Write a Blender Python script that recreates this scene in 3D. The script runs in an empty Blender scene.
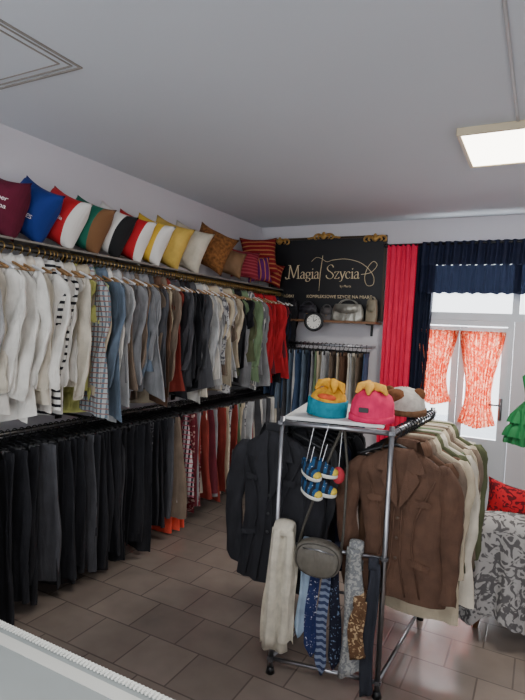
import bpy, bmesh, math, random
from mathutils import Vector, Matrix
rnd=random.Random(7)
S=bpy.context.scene; COL=S.collection
pi=math.pi
# ---------------- materials ----------------
MC={}
def nt(name,rough=.8,spec=.3,metal=0):
    m=bpy.data.materials.new(name);m.use_nodes=True
    n=m.node_tree.nodes;b=n['Principled BSDF']
    b.inputs['Roughness'].default_value=rough;b.inputs['Metallic'].default_value=metal
    b.inputs['Specular IOR Level'].default_value=spec
    return m,n,m.node_tree.links,b
def lin(c): return tuple(((x/255)/12.92 if x/255<=.04045 else ((x/255+.055)/1.055)**2.4) for x in c)+(1,)
def wrinkle(n,l,b,tc,st=.5):
    mp=n.new('ShaderNodeMapping');mp.inputs['Scale'].default_value=(16,16,3.5);l.new(tc.outputs['Object'],mp.inputs[0])
    n2=n.new('ShaderNodeTexNoise');n2.inputs['Scale'].default_value=1;n2.inputs['Detail'].default_value=3;n2.inputs['Distortion'].default_value=.6;l.new(mp.outputs[0],n2.inputs['Vector'])
    bp=n.new('ShaderNodeBump');bp.inputs['Strength'].default_value=st;bp.inputs['Distance'].default_value=.03
    l.new(n2.outputs['Fac'],bp.inputs['Height']);return bp
def fabric(c,rough=.85,var=.25,scale=9,bump=.25,metal=0,spec=.25):
    k=('f',c,rough,var,scale,bump,metal)
    if k in MC:return MC[k]
    m,n,l,b=nt("fabric",rough,spec,metal)
    tc=n.new('ShaderNodeTexCoord');no=n.new('ShaderNodeTexNoise');no.inputs['Scale'].default_value=scale;no.inputs['Detail'].default_value=4
    cr=n.new('ShaderNodeValToRGB');C=lin(c)
    cr.color_ramp.elements[0].position=.3;cr.color_ramp.elements[1].position=.7
    cr.color_ramp.elements[0].color=tuple(x*(1-var) for x in C[:3])+(1,)
    cr.color_ramp.elements[1].color=tuple(min(1,x*(1+var*.5)) for x in C[:3])+(1,)
    l.new(tc.outputs['Object'],no.inputs['Vector']);l.new(no.outputs['Fac'],cr.inputs['Fac']);l.new(cr.outputs['Color'],b.inputs['Base Color'])
    if bump:
        n2=n.new('ShaderNodeTexNoise');n2.inputs['Scale'].default_value=scale*14;l.new(tc.outputs['Object'],n2.inputs['Vector'])
        bp=n.new('ShaderNodeBump');bp.inputs['Strength'].default_value=bump;bp.inputs['Distance'].default_value=.004
        w=wrinkle(n,l,b,tc)
        l.new(n2.outputs['Fac'],bp.inputs['Height']);l.new(w.outputs['Normal'],bp.inputs['Normal']);l.new(bp.outputs['Normal'],b.inputs['Normal'])
    MC[k]=m;return m
def plain(c,rough=.5,metal=0,spec=.5):
    return fabric(c,rough,.06,5,0,metal,spec)
def stripes(c1,c2,period=.03,axis='Z',duty=.5,soft=False):
    k=('s',c1,c2,period,axis,duty)
    if k in MC:return MC[k]
    m,n,l,b=nt("striped_fabric",.85,.2)
    tc=n.new('ShaderNodeTexCoord');sx=n.new('ShaderNodeSeparateXYZ');l.new(tc.outputs['Object'],sx.inputs[0])
    mm=n.new('ShaderNodeMath');mm.operation='DIVIDE';mm.inputs[1].default_value=period;l.new(sx.outputs[axis],mm.inputs[0])
    fr=n.new('ShaderNodeMath');fr.operation='FRACT';l.new(mm.outputs[0],fr.inputs[0])
    g=n.new('ShaderNodeMath');g.operation='GREATER_THAN';g.inputs[1].default_value=duty;l.new(fr.outputs[0],g.inputs[0])
    mx=n.new('ShaderNodeMix');mx.data_type='RGBA';mx.inputs[6].default_value=lin(c1);mx.inputs[7].default_value=lin(c2)
    l.new(g.outputs[0],mx.inputs[0]);l.new(mx.outputs[2],b.inputs['Base Color'])
    l.new(wrinkle(n,l,b,tc).outputs['Normal'],b.inputs['Normal']);MC[k]=m;return m
def plaid(c1,c2,c3,period=.06):
    k=('p',c1,c2,c3,period)
    if k in MC:return MC[k]
    m,n,l,b=nt("plaid_fabric",.85,.2)
    tc=n.new('ShaderNodeTexCoord');sx=n.new('ShaderNodeSeparateXYZ');l.new(tc.outputs['Object'],sx.inputs[0])
    def band(o,p,d):
        a=n.new('ShaderNodeMath');a.operation='DIVIDE';a.inputs[1].default_value=p;l.new(sx.outputs[o],a.inputs[0])
        f=n.new('ShaderNodeMath');f.operation='FRACT';l.new(a.outputs[0],f.inputs[0])
        g=n.new('ShaderNodeMath');g.operation='GREATER_THAN';g.inputs[1].default_value=d;l.new(f.outputs[0],g.inputs[0]);return g
    g1=band('X',period,.6);g2=band('Z',period,.75)
    m1=n.new('ShaderNodeMix');m1.data_type='RGBA';m1.inputs[6].default_value=lin(c1);m1.inputs[7].default_value=lin(c2);l.new(g1.outputs[0],m1.inputs[0])
    m2=n.new('ShaderNodeMix');m2.data_type='RGBA';m2.inputs[7].default_value=lin(c3);l.new(m1.outputs[2],m2.inputs[6]);l.new(g2.outputs[0],m2.inputs[0])
    l.new(m2.outputs[2],b.inputs['Base Color']);l.new(wrinkle(n,l,b,tc).outputs['Normal'],b.inputs['Normal']);MC[k]=m;return m
def floral(c1,c2,scale=14,thr=.5,dist=2.5,trans=False):
    k=('fl',c1,c2,scale,thr,dist,trans)
    if k in MC:return MC[k]
    m,n,l,b=nt("floral_fabric",.85,.2)
    tc=n.new('ShaderNodeTexCoord');no=n.new('ShaderNodeTexNoise');no.inputs['Scale'].default_value=scale;no.inputs['Detail'].default_value=1.5;no.inputs['Distortion'].default_value=dist
    cr=n.new('ShaderNodeValToRGB');cr.color_ramp.elements[0].position=thr-.03;cr.color_ramp.elements[1].position=thr+.03
    cr.color_ramp.elements[0].color=lin(c1);cr.color_ramp.elements[1].color=lin(c2)
    l.new(tc.outputs['Object'],no.inputs['Vector']);l.new(no.outputs['Fac'],cr.inputs['Fac']);l.new(cr.outputs['Color'],b.inputs['Base Color'])
    if trans:
        t=n.new('ShaderNodeBsdfTranslucent');l.new(cr.outputs['Color'],t.inputs['Color']);ms=n.new('ShaderNodeMixShader');ms.inputs[0].default_value=.35
        l.new(b.outputs[0],ms.inputs[1]);l.new(t.outputs[0],ms.inputs[2]);l.new(ms.outputs[0],n['Material Output'].inputs['Surface'])
    MC[k]=m;return m
def twotone(c1,c2,x0=0.0,axis='X'):
    k=('tt',c1,c2,x0,axis)
    if k in MC:return MC[k]
    m,n,l,b=nt("two_tone_fabric",.8,.3)
    tc=n.new('ShaderNodeTexCoord');sx=n.new('ShaderNodeSeparateXYZ');l.new(tc.outputs['Object'],sx.inputs[0])
    g=n.new('ShaderNodeMath');g.operation='GREATER_THAN';g.inputs[1].default_value=x0;l.new(sx.outputs[axis],g.inputs[0])
    mx=n.new('ShaderNodeMix');mx.data_type='RGBA';mx.inputs[6].default_value=lin(c1);mx.inputs[7].default_value=lin(c2)
    l.new(g.outputs[0],mx.inputs[0]);l.new(mx.outputs[2],b.inputs['Base Color']);l.new(wrinkle(n,l,b,tc,.25).outputs['Normal'],b.inputs['Normal']);MC[k]=m;return m
def emis(c,s):
    m,n,l,b=nt("light_diffuser",.5);b.inputs['Base Color'].default_value=lin(c);b.inputs['Emission Color'].default_value=lin(c);b.inputs['Emission Strength'].default_value=s;return m
CHROME=plain((160,161,165),.3,1.0);BLACKM=plain((22,22,24),.4,.3);WHITEP=plain((225,226,228),.35)
# ---------------- mesh helpers ----------------
def mkobj(name,bm,mat=None,smooth=True,parent=None,loc=None,rot=None):
    me=bpy.data.meshes.new(name);bm.normal_update();bm.to_mesh(me);bm.free()
    if smooth:
        for p in me.polygons:p.use_smooth=True
    if mat:me.materials.append(mat)
    return mko(name,me,parent,loc,rot)
def mko(name,me,parent=None,loc=None,rot=None):
    o=bpy.data.objects.new(name,me);COL.objects.link(o)
    if loc is not None:o.location=loc
    if rot is not None:o.rotation_euler=rot
    if parent:o.parent=parent
    return o
def tag(o,label,cat,group=None,kind=None):
    o['label']=label;o['category']=cat
    if group:o['group']=group
    if kind:o['kind']=kind
    return o
def struct(o): o['kind']="structure";return o
def box(bm,c,s,rot=None,bev=0):
    r=bmesh.ops.create_cube(bm,size=1);vs=r['verts']
    M=Matrix.Translation(c)@(rot.to_4x4() if rot else Matrix.Identity(4))@Matrix.Diagonal((s[0],s[1],s[2],1))
    bmesh.ops.transform(bm,matrix=M,verts=vs)
    if bev:
        es=list({e for v in vs for e in v.link_edges})
        bmesh.ops.bevel(bm,geom=es,offset=bev,segments=2,affect='EDGES')
def boxo(name,c,s,mat,bev=0,parent=None,smooth=False,origin=None):
    bm=bmesh.new();o=Vector(origin) if origin else Vector((0,0,0));box(bm,Vector(c)-o,s,bev=bev)
    return mkobj(name,bm,mat,smooth,parent,loc=o if origin else None)
def tube(bm,pts,rad,n=8,closed=False,cap=True,flat=1.0,ref=None):
    pts=[Vector(p) for p in pts];N=len(pts)
    if not hasattr(rad,'__len__'):rad=[rad]*N
    rings=[]
    U=None
    for i in range(N):
        a=pts[(i-1)%N] if (closed or i>0) else pts[i];b=pts[(i+1)%N] if (closed or i<N-1) else pts[i]
        T=(b-a).normalized()
        if U is None:
            r=Vector(ref) if ref else (Vector((0,0,1)) if abs(T.z)<.9 else Vector((1,0,0)))
            U=(r-T*r.dot(T)).normalized()
        else:
            U=(U-T*U.dot(T)).normalized()
        V=T.cross(U)
        rings.append([bm.verts.new(pts[i]+(U*math.cos(2*pi*k/n)+V*math.sin(2*pi*k/n)*flat)*rad[i]) for k in range(n)])
    for i in range(N if closed else N-1):
        A=rings[i];B=rings[(i+1)%N]
        for k in range(n):bm.faces.new((A[k],A[(k+1)%n],B[(k+1)%n],B[k]))
    if cap and not closed:
        bm.faces.new(rings[0][::-1]);bm.faces.new(rings[-1])
def sphere(bm,c,r,sc=(1,1,1),u=14,v=10):
    q=bmesh.ops.create_uvsphere(bm,u_segments=u,v_segments=v,radius=r)
    bmesh.ops.transform(bm,matrix=Matrix.Translation(c)@Matrix.Diagonal((sc[0],sc[1],sc[2],1)),verts=q['verts'])
def loft(bm,rings,capa=False,capb=False):
    R=[[bm.verts.new(p) for p in r] for r in rings];n=len(R[0])
    for i in range(len(R)-1):
        for k in range(n):bm.faces.new((R[i][k],R[i][(k+1)%n],R[i+1][(k+1)%n],R[i+1][k]))
    if capa:bm.faces.new(R[0][::-1])
    if capb:bm.faces.new(R[-1])
def sgp(x,p):return math.copysign(abs(x)**p,x)
def textmesh(body,size,fn,shear=0,sp=1):
    cu=bpy.data.curves.new("t",'FONT');cu.body=body;cu.size=size;cu.align_x='CENTER';cu.align_y='CENTER';cu.shear=shear;cu.space_character=sp;cu.resolution_u=3
    to=bpy.data.objects.new("t",cu);COL.objects.link(to)
    dg=bpy.context.evaluated_depsgraph_get();dg.update()
    me=bpy.data.meshes.new_from_object(to.evaluated_get(dg));bpy.data.objects.remove(to)
    for v in me.vertices:v.co=Vector(fn(v.co.x,v.co.y))
    return me
# ---------------- garments ----------------
def prof(levels,z):
    for i in range(len(levels)-1):
        a,b=levels[i],levels[i+1]
        if a[0]>=z>=b[0]:
            t=(a[0]-z)/(a[0]-b[0]+1e-9)
            return [a[j]+(b[j]-a[j])*t for j in (1,2)]
    return list(levels[-1][1:3])
def cloth_body(levels,seed,n=28,m=20,fold=.012,kf=22,hemw=.01,drop=.0,tl=.12):
    r=random.Random(seed);ph=[r.uniform(0,6.28) for _ in range(6)];f1=kf*r.uniform(.8,1.25);tilt=r.uniform(-tl,tl);sw=r.uniform(-.03,.03)*tl/.12
    z0=levels[0][0];z1=levels[-1][0]
    zs=[l[0] for l in levels[:-1]];last=zs[-1]
    k=max(4,m-len(zs));zs+= [last+(z1-last)*(i+1)/k for i in range(k)]
    bm=bmesh.new();rings=[]
    for z in zs:
        hw,ht=prof(levels,z);q=(z0-z)/(z0-z1);A=fold*min(1,max(0,(q-.08)*1.8))
        ring=[]
        for i in range(n):
            a=2*pi*i/n;x=hw*sgp(math.cos(a),.75);y=ht*sgp(math.sin(a),.8)
            side=1 if math.sin(a)>0 else -1
            dy=A*(math.sin(f1*x+ph[0]+2.2*z)+.5*math.sin(f1*2.3*x+ph[1]+side*.7+3*z)+.3*math.sin(f1*4*x+ph[5]-2*z))
            dx=.006*math.sin(11*z+ph[2])+.016*q*math.sin(ph[3]+4*z)+sw*q
            dz=(hemw*math.sin(9*x+ph[4])-drop*abs(x)/max(hw,.01)+tilt*x)*max(0,(q-.7)/.3)
            ring.append((x+dx,y+dy,z+dz))
        rings.append(ring)
    loft(bm,rings,capa=True)
    return bm
def sleeve_bm(side,sx,sz,L,r0,seed,fwd=0.0,out=.03,bend=.0,flat=.42):
    r=random.Random(seed);p1=r.uniform(0,6);kx=r.uniform(-.03,.03);bm=bmesh.new();rings=[];m=16;n=14
    for i in range(m+1):
        t=i/m
        cx=side*(sx+out*math.sin(min(1,t*2.2)*pi/2)-.02*t)+kx*math.sin(t*4+p1)*min(1,t*3);cz=sz-L*t;cy=-fwd*t*t-bend*math.sin(t*pi)+.012*math.sin(t*7+p1)
        rr=r0*(.35 if i==0 else (.8 if i==1 else 1-.30*t+(.08 if i==m-1 else 0)))*(1+.08*math.sin(t*23+p1))
        ring=[]
        for k in range(n):
            a=2*pi*k/n
            ring.append((cx+rr*math.cos(a),cy+rr*flat*math.sin(a)+r0*.16*math.sin(2.5*a+p1+9*t),cz+(.015*math.sin(a+p1) if i==m else 0)))
        rings.append(ring)
    loft(bm,rings,capa=True);return bm
def collar_bm(w=.075,t=.03,h=.035):
    bm=bmesh.new();n=20;rings=[]
    for (s,dz) in ((.92,-.01),(.88,h*.7),(1.0,h),(1.25,h*.2),(1.38,-.025)):
        rings.append([(w*s*math.cos(2*pi*i/n),t*s*1.15*math.sin(2*pi*i/n)-(.012 if math.sin(2*pi*i/n)<-.8 else 0),dz-(.018*max(0,-math.sin(2*pi*i/n)))) for i in range(n)])
    loft(bm,rings);return bm
def make_top(kind,loc,yaw,mat,label,length=.78,hw=.21,ht=.03,seed=0,sleeve=.56,sr=.05,collar=True,group=None,fold=.012,waist=.93,flat=.42,kf=22,flare=1.04,tl=.12,out=None):
    lv=[(0,.055,.016),(-.012,.07,.022),(-.035,.12,ht*.9),(-.065,hw*.82,ht),(-.095,hw*.96,ht),(-.14,hw,ht),(-.25,hw*.95,ht*1.1),(-.42,hw*waist,ht*1.15),(-length,hw*flare,ht*1.3)]
    o=mkobj(kind,cloth_body(lv,seed,fold=fold,kf=kf,tl=tl),mat,True,None,loc,(0,0,yaw))
    tag(o,label,"clothing",group)
    r=random.Random(seed+5)
    if sleeve:
        for s in (-1,1):
            mkobj("sleeve",sleeve_bm(s,hw*.90,-.06,sleeve*r.uniform(.93,1.05),sr,seed*3+s,fwd=r.uniform(-.03,.06),out=out or r.uniform(.01,.035),flat=flat),mat,True,o)
    if collar:mkobj("collar",collar_bm(),mat,True,o,loc=(0,0,0))
    return o
def make_bottom(kind,loc,yaw,mat,label,length=.85,w0=.16,w1=.2,ht=.022,seed=0,group=None,fold=.014,kf=26,tl=.12):
    lv=[(0,w0,ht*.7),(-.03,w0*1.01,ht*.75),(-.12,(w0*.7+w1*.3),ht),(-.3,(w0*.4+w1*.6),ht*1.15),(-length,w1,ht*1.3)]
    o=mkobj(kind,cloth_body(lv,seed,fold=fold,kf=kf,m=16,hemw=.012,tl=tl),mat,True,None,loc,(0,0,yaw))
    tag(o,label,"clothing",group)
    bm=bmesh.new();n=24
    loft(bm,[[(w0*1.02*sgp(math.cos(2*pi*i/n),.75),(ht*.7+.004)*sgp(math.sin(2*pi*i/n),.8),z) for i in range(n)] for z in (.004,-.005,-.035,-.04)])
    mkobj("waistband",bm,mat,True,o)
    return o
def hooks(r=.021,st=-.06):
    bm=bmesh.new();pts=[(r*math.cos(math.radians(a)),0,-.004+r*math.sin(math.radians(a))) for a in range(205,-30,-20)]
    pts+=[(.006,0,-.03),(0,0,-.04),(0,0,st)];tube(bm,pts,.003,6);return bm
def hbody(hw=.17):
    bm=bmesh.new();pts=[]
    for i in range(-8,9):
        t=i/8;pts.append((t*hw,0,-.06-.065*abs(t)**1.15))
    tube(bm,pts,.0075,8);tube(bm,[(-hw,0,-.125),(hw,0,-.125)],.004,6);return bm
def cbody(hw=.15):
    bm=bmesh.new();tube(bm,[(-hw,0,-.06),(hw,0,-.06)],.006,8)
    tube(bm,[(-hw*.9,0,-.062),(0,0,-.045),(hw*.9,0,-.062)],.006,8)
    for s in (-1,1):box(bm,Vector((s*hw*.75,0,-.075)),(.03,.022,.05),bev=.003)
    return bm
def mesh_of(bm,mat,nm):
    me=bpy.data.meshes.new(nm);bm.to_mesh(me);bm.free();me.materials.append(mat)
    for p in me.polygons:p.use_smooth=True
    return me
WOODH=plain((150,114,72),.45);
HM={'wood':mesh_of(hbody(),WOODH,"hanger"),'black':mesh_of(hbody(),BLACKM,"hanger"),'clip':mesh_of(cbody(),BLACKM,"hanger"),'white':mesh_of(hbody(),WHITEP,"hanger")}
HKG=mesh_of(hooks(.024),plain((180,146,85),.3,.9),"hook");HKB=mesh_of(hooks(.024),plain((50,50,54),.3,.8),"hook")
HL={'wood':"wooden clothes hanger with a brass hook",'black':"black plastic hanger with a dark hook",'clip':"black clip hanger with a dark metal hook",'white':"white plastic hanger with a metal hook"}
def hanger(kind,loc,yaw,where):
    o=mko("clothes_hanger",HM[kind],None,loc,(0,0,yaw));tag(o,HL[kind]+" on "+where,"hanger","hangers on "+where)
    mko("hook",HKG if kind in('wood','white') else HKB,o);return o
# ---------------- ROOM ----------------
D=5.257;H=2.753;W=4.4;Y0=-2.2
def wallmat(c,rough=.9):
    m,n,l,b=nt("painted_plaster",rough,.2)
    tc=n.new('ShaderNodeTexCoord');no=n.new('ShaderNodeTexNoise');no.inputs['Scale'].default_value=1.3;no.inputs['Detail'].default_value=5
    cr=n.new('ShaderNodeValToRGB');C=lin(c);cr.color_ramp.elements[0].color=tuple(x*.93 for x in C[:3])+(1,);cr.color_ramp.elements[1].color=C
    l.new(tc.outputs['Object'],no.inputs['Vector']);l.new(no.outputs['Fac'],cr.inputs['Fac']);l.new(cr.outputs['Color'],b.inputs['Base Color'])
    n2=n.new('ShaderNodeTexNoise');n2.inputs['Scale'].default_value=120;l.new(tc.outputs['Object'],n2.inputs['Vector'])
    bp=n.new('ShaderNodeBump');bp.inputs['Strength'].default_value=.08;bp.inputs['Distance'].default_value=.003;l.new(n2.outputs['Fac'],bp.inputs['Height']);l.new(bp.outputs['Normal'],b.inputs['Normal'])
    return m
WM=wallmat((218,214,218));CM=wallmat((210,215,221))
struct(boxo("wall_left",(-.06,(D+Y0)/2,H/2),(.12,D-Y0+.24,H),WM))
struct(boxo("wall_right",(W+.06,(D+Y0)/2,H/2),(.12,D-Y0,H),WM))
struct(boxo("ceiling",(W/2,(D+Y0)/2,H+.06),(W+.24,D-Y0+.24,.12),CM))
bm=bmesh.new();DX0,DX1=1.78,2.60;WX1=3.3
T=.14;yc=D+T/2
box(bm,Vector((DX0/2,yc,H/2)),(DX0,T,H))
box(bm,Vector(((DX0+WX1)/2,yc,(2.5+H)/2)),(WX1-DX0,T,H-2.5))
box(bm,Vector(((WX1+W)/2,yc,H/2)),(W-WX1,T,H))
box(bm,Vector(((DX1+.02+WX1)/2,yc,.9)),(WX1-DX1-.02,T,1.8))
struct(mkobj("wall_back",bm,WM,False))
m,n,l,b=nt("ceramic_floor_tiles",.24,.55)
tc=n.new('ShaderNodeTexCoord');br=n.new('ShaderNodeTexBrick');br.offset=.5
mp=n.new('ShaderNodeMapping');mp.inputs['Location'].default_value=(.12,.07,0)
br.inputs['Scale'].default_value=1;br.inputs['Brick Width'].default_value=.31;br.inputs['Row Height'].default_value=.28;br.inputs['Mortar Size'].default_value=.005;br.inputs['Mortar Smooth'].default_value=.4
br.inputs['Color1'].default_value=lin((134,121,112));br.inputs['Color2'].default_value=lin((147,133,123));br.inputs['Mortar'].default_value=lin((108,97,90));br.inputs['Bias'].default_value=0
no=n.new('ShaderNodeTexNoise');no.inputs['Scale'].default_value=5;no.inputs['Detail'].default_value=6
mx=n.new('ShaderNodeMix');mx.data_type='RGBA';mx.blend_type='MULTIPLY';mx.inputs[0].default_value=.45
l.new(tc.outputs['Object'],mp.inputs[0]);l.new(mp.outputs[0],br.inputs['Vector']);l.new(tc.outputs['Object'],no.inputs['Vector'])
l.new(br.outputs['Color'],mx.inputs[6]);l.new(no.outputs['Fac'],mx.inputs[7]);l.new(mx.outputs[2],b.inputs['Base Color'])
bp=n.new('ShaderNodeBump');bp.invert=True;bp.inputs['Strength'].default_value=.3;bp.inputs['Distance'].default_value=.003;l.new(br.outputs['Fac'],bp.inputs['Height']);l.new(bp.outputs['Normal'],b.inputs['Normal'])
struct(boxo("floor",(W/2,(D+Y0)/2,-.05),(W+.24,D-Y0+.24,.1),m))
# door
PVC=plain((206,210,215),.35)
def glassmat():
    m,n,l,b=nt("clear_glass",.05);t=n.new('ShaderNodeBsdfTransparent');g=n.new('ShaderNodeBsdfGlossy');g.inputs['Roughness'].default_value=.05
    ms=n.new('ShaderNodeMixShader');ms.inputs[0].default_value=.06;l.new(t.outputs[0],ms.inputs[1]);l.new(g.outputs[0],ms.inputs[2]);l.new(ms.outputs[0],n['Material Output'].inputs['Surface']);return m
GL=glassmat()
dr=bpy.data.objects.new("door_1",None);COL.objects.link(dr);struct(dr);dr.location=((DX0+DX1)/2,D+.05,0)
bm=bmesh.new();oc=Vector(dr.location)
for c,s in (((DX0+.02,D+.05,.9),(.04,.08,1.8)),((DX1-.01,D+.05,.9),(.05,.08,1.8)),(((DX0+DX1)/2,D+.05,1.774),(DX1-DX0-.004,.072,.05))):
    box(bm,Vector(c)-oc,s)
mkobj("door_frame",bm,PVC,False,dr)
for x0,x1 in ((1.80,2.155),(2.16,2.585)):
    bm=bmesh.new()
    for c,s in ((((x0+.03),D+.03,.875),(.06,.05,1.73)),((x1-.03,D+.03,.875),(.06,.05,1.73)),(((x0+x1)/2,D+.03,1.708),(x1-x0-.004,.044,.06)),(((x0+x1)/2,D+.03,.36),(x1-x0-.004,.042,.70))):
        box(bm,Vector(c)-oc,s)
    lf=mkobj("door_leaf",bm,PVC,False,dr)
    bm=bmesh.new();box(bm,Vector(((x0+x1)/2,D+.04,1.2))-oc,(x1-x0-.12,.01,.98));mkobj("glass_pane",bm,GL,False,dr)
bm=bmesh.new();box(bm,Vector((2.545,D-.005,1.0))-oc,(.03,.02,.2),bev=.004);tube(bm,[Vector(p)-oc for p in ((2.545,D-.01,1.04),(2.545,D-.05,1.04),(2.45,D-.055,1.04))],.009,8)
mkobj("handle",bm,CHROME,True,dr)
wn=bpy.data.objects.new("window_1",None);COL.objects.link(wn);struct(wn);wn.location=((DX0+WX1)/2,D+.05,2.15);oc=Vector(wn.location)
bm=bmesh.new()
for c,s in ((((DX0+WX1)/2,D+.05,1.835),(WX1-DX0,.08,.07)),(((DX0+WX1)/2,D+.05,2.465),(WX1-DX0,.08,.06)),((DX0+.03,D+.05,2.15),(.056,.072,.62)),((WX1-.03,D+.05,2.15),(.056,.072,.62)),((2.62,D+.05,2.15),(.06,.072,.62))):
    box(bm,Vector(c)-oc,s)
mkobj("window_frame",bm,PVC,False,wn)
bm=bmesh.new();box(bm,Vector(((DX0+WX1)/2,D+.06,2.15))-oc,(WX1-DX0-.1,.01,.6));mkobj("glass_pane",bm,GL,False,wn)
struct(boxo("baseboard_left",(.008,(D+Y0)/2,.04),(.016,D-Y0,.08),plain((110,92,82),.5)))
og=boxo("ground_outside",(2.5,9,-.2),(14,7,.1),plain((215,220,226),.8));struct(og)  # pale ground slab added outdoors so the view through the glass is bright
# ---------------- ceiling things ----------------
bm=bmesh.new()
cx,cy=.68,1.41
for s,w,hh in ((.30,.010,.006),(.272,.006,.005),(.235,.006,.005)):
    for c,sz in (((cx-s,cy,H-hh/2),(w,2*s+w,hh)),((cx+s,cy,H-hh/2),(w,2*s+w,hh)),((cx,cy-s,H-hh/2),(2*s-w,w,hh)),((cx,cy+s,H-hh/2),(2*s-w,w,hh))):
        box(bm,Vector(c)-Vector((cx,cy,H)),sz)
ht=mkobj("ceiling_hatch",bm,plain((140,134,126),.5),False,None,(cx,cy,H));tag(ht,"square access hatch with thin grey frame in the ceiling","hatch")
mb=bmesh.new();box(mb,Vector((0,0,-.001)),(.464,.464,.002));mkobj("hatch_cover",mb,CM,False,ht)
lp=bpy.data.objects.new("ceiling_lamp",None);COL.objects.link(lp);lp.location=(2.68,3.30,H);tag(lp,"square white LED panel lamp mounted on the ceiling","lamp")
bm=bmesh.new()
for c,s in (((-.295,0,-.02),(.02,.61,.04)),((.295,0,-.02),(.02,.61,.04)),((0,-.295,-.02),(.57,.02,.04)),((0,.295,-.02),(.57,.02,.04))):box(bm,Vector(c),s,bev=.002)
mkobj("lamp_frame",bm,plain((205,190,160),.5),False,lp)
bm=bmesh.new();box(bm,Vector((0,0,-.03)),(.568,.568,.01));mkobj("lamp_panel",bm,emis((255,248,232),9),False,lp)
bm=bmesh.new();box(bm,Vector((0,0,0)),(.014,4.2,.010),bev=.003);cd=mkobj("cable_conduit",bm,plain((170,170,170),.5),False,None,(2.67,.89,H-.005));tag(cd,"thin plastic cable conduit running along the ceiling to the lamp","conduit")
# ---------------- left rails ----------------
RX=.33;RU=2.01;RL=1.01
for z,lab in ((RU,"upper"),(RL,"lower")):
    bm=bmesh.new();tube(bm,[(0,1.2-3.1,0),(0,5.2-3.1,0)],.0135,12)
    o=mkobj("clothes_rail",bm,plain((70,66,62),.3,.8),True,None,(RX,3.1,z));tag(o,"long dark metal "+lab+" clothes rail along the wall","clothes rail")
    for y in (1.3,2.5,3.75,5.0):
        bm=bmesh.new();tube(bm,[(-RX+.0,y-3.1,-.0),(0,y-3.1,-.0)],.009,8);box(bm,Vector((-RX+.005,y-3.1,0)),(.01,.05,.08));mkobj("bracket",bm,plain((70,66,62),.3,.8),True,o)
bm=bmesh.new();box(bm,Vector((0,0,0)),(.33,4.0,.012),bev=.003)
sh=mkobj("wall_shelf",bm,plain((120,112,104),.5),False,None,(.167,3.2,2.056));tag(sh,"long narrow shelf board above the upper rail","shelf")
PAL={'white':(222,218,210),'cream':(208,199,182),'beige':(184,170,146),'grey':(134,134,136),'light grey':(172,172,172),'dark grey':(72,72,76),'black':(33,33,37),'navy':(38,44,66),'blue grey':(98,112,128),'denim blue':(62,80,108),'olive':(88,92,66),'sage green':(110,130,98),'lime yellow':(198,198,116),'brown':(96,70,54),'rust red':(130,50,42),'red':(176,34,42),'maroon':(96,34,44),'teal':(56,92,98),'coral':(250,92,72),'pale green':(146,166,132),'taupe':(118,102,88)}
def cloth(nm):
    if nm=='striped':return stripes((222,219,212),(35,35,40),.04,'Z',.6)
    if nm=='grey striped':return stripes((190,188,184),(90,92,98),.02,'X')
    if nm=='plaid':return plaid((166,172,172),(96,112,122),(140,100,96),.03)
    if nm=='floral':return floral((190,188,186),(90,88,96),30,.55,1)
    if nm=='patterned red':return floral((100,30,40),(170,140,132),34,.58,1)
    if nm=='patterned knit':return plaid((196,188,186),(34,32,38),(176,84,104),.035)
    if nm=='sequined black':return floral((36,36,40),(118,116,120),26,.58,1.5)
    return fabric(PAL[nm])
seq=[(1.45,1.72,['light grey','cream','white']),(1.72,2.04,['white','cream','white','white']),(2.04,2.14,['striped','striped']),(2.14,2.24,['cream','white']),(2.24,2.33,['lime yellow','beige','lime yellow']),(2.33,2.62,['blue grey','light grey','grey','plaid','pale green','teal','blue grey','white','light grey']),
 (2.62,2.86,['grey','blue grey','taupe','grey']),(2.86,3.04,['brown','dark grey','taupe','beige']),(3.04,3.12,['rust red','rust red']),(3.12,3.40,['black','black','dark grey']),(3.40,3.68,['white','light grey','cream','grey']),(3.68,3.98,['beige','floral','taupe','light grey']),(3.98,4.25,['sage green','grey','black','olive']),(4.25,4.42,['grey','white','grey striped']),(4.42,4.78,['red','maroon','red','red']),(4.78,5.1,['black','navy','black'])]
i=0;y=1.45
kinds=['shirt','blouse','sweater','jacket']
while y<5.08:
    c='black'
    for a,b2,cs in seq:
        if a<=y<b2:c=cs[i%len(cs)]
    k='shirt' if c in('striped','grey striped','plaid','white') else kinds[i%4]
    big= y<2.04
    yaw=rnd.uniform(-.26,.20) if not big else rnd.uniform(.05,.42)
    L=rnd.choice([rnd.uniform(.62,.74),rnd.uniform(.72,.88),rnd.uniform(.76,.88)]) if not big else rnd.uniform(.74,.86)
    make_top(k,(RX+rnd.uniform(-.04,.04),y,RU-.072),yaw,cloth(c),"%s %s on a hanger on the upper rail"%(c,k),length=L,hw=rnd.uniform(.17,.22),ht=rnd.uniform(.005,.009) if not big else .014,seed=100+i,sleeve=rnd.choice([.56,.62,.25,.5,.35,.66]) if not big else .64,sr=rnd.uniform(.042,.060) if not big else .065,group="tops on the upper wall rail",fold=.010 if not big else .022,flat=.22,tl=.3,kf=rnd.choice([18,26,34]))
    hanger('wood' if i%3 else 'white',(RX,y,RU),yaw*.6,"the upper rail")
    y+=rnd.uniform(.024,.038) if not big else rnd.uniform(.046,.06);i+=1
seql=[(1.4,2.90,['black','black','black','black','black','black','dark grey','black']),(2.90,3.0,['sequined black','black','black','sequined black']),(3.0,3.22,['black','dark grey','taupe','black']),(3.22,3.38,['patterned knit','maroon','patterned knit','patterned red']),(3.38,3.85,['maroon','grey','rust red','patterned red','rust red','cream']),(3.85,4.35,['light grey','rust red','grey','sage green','beige','grey','floral']),(4.35,5.1,['light grey','white','grey','cream','dark grey'])]
y=1.45;i=0
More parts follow.
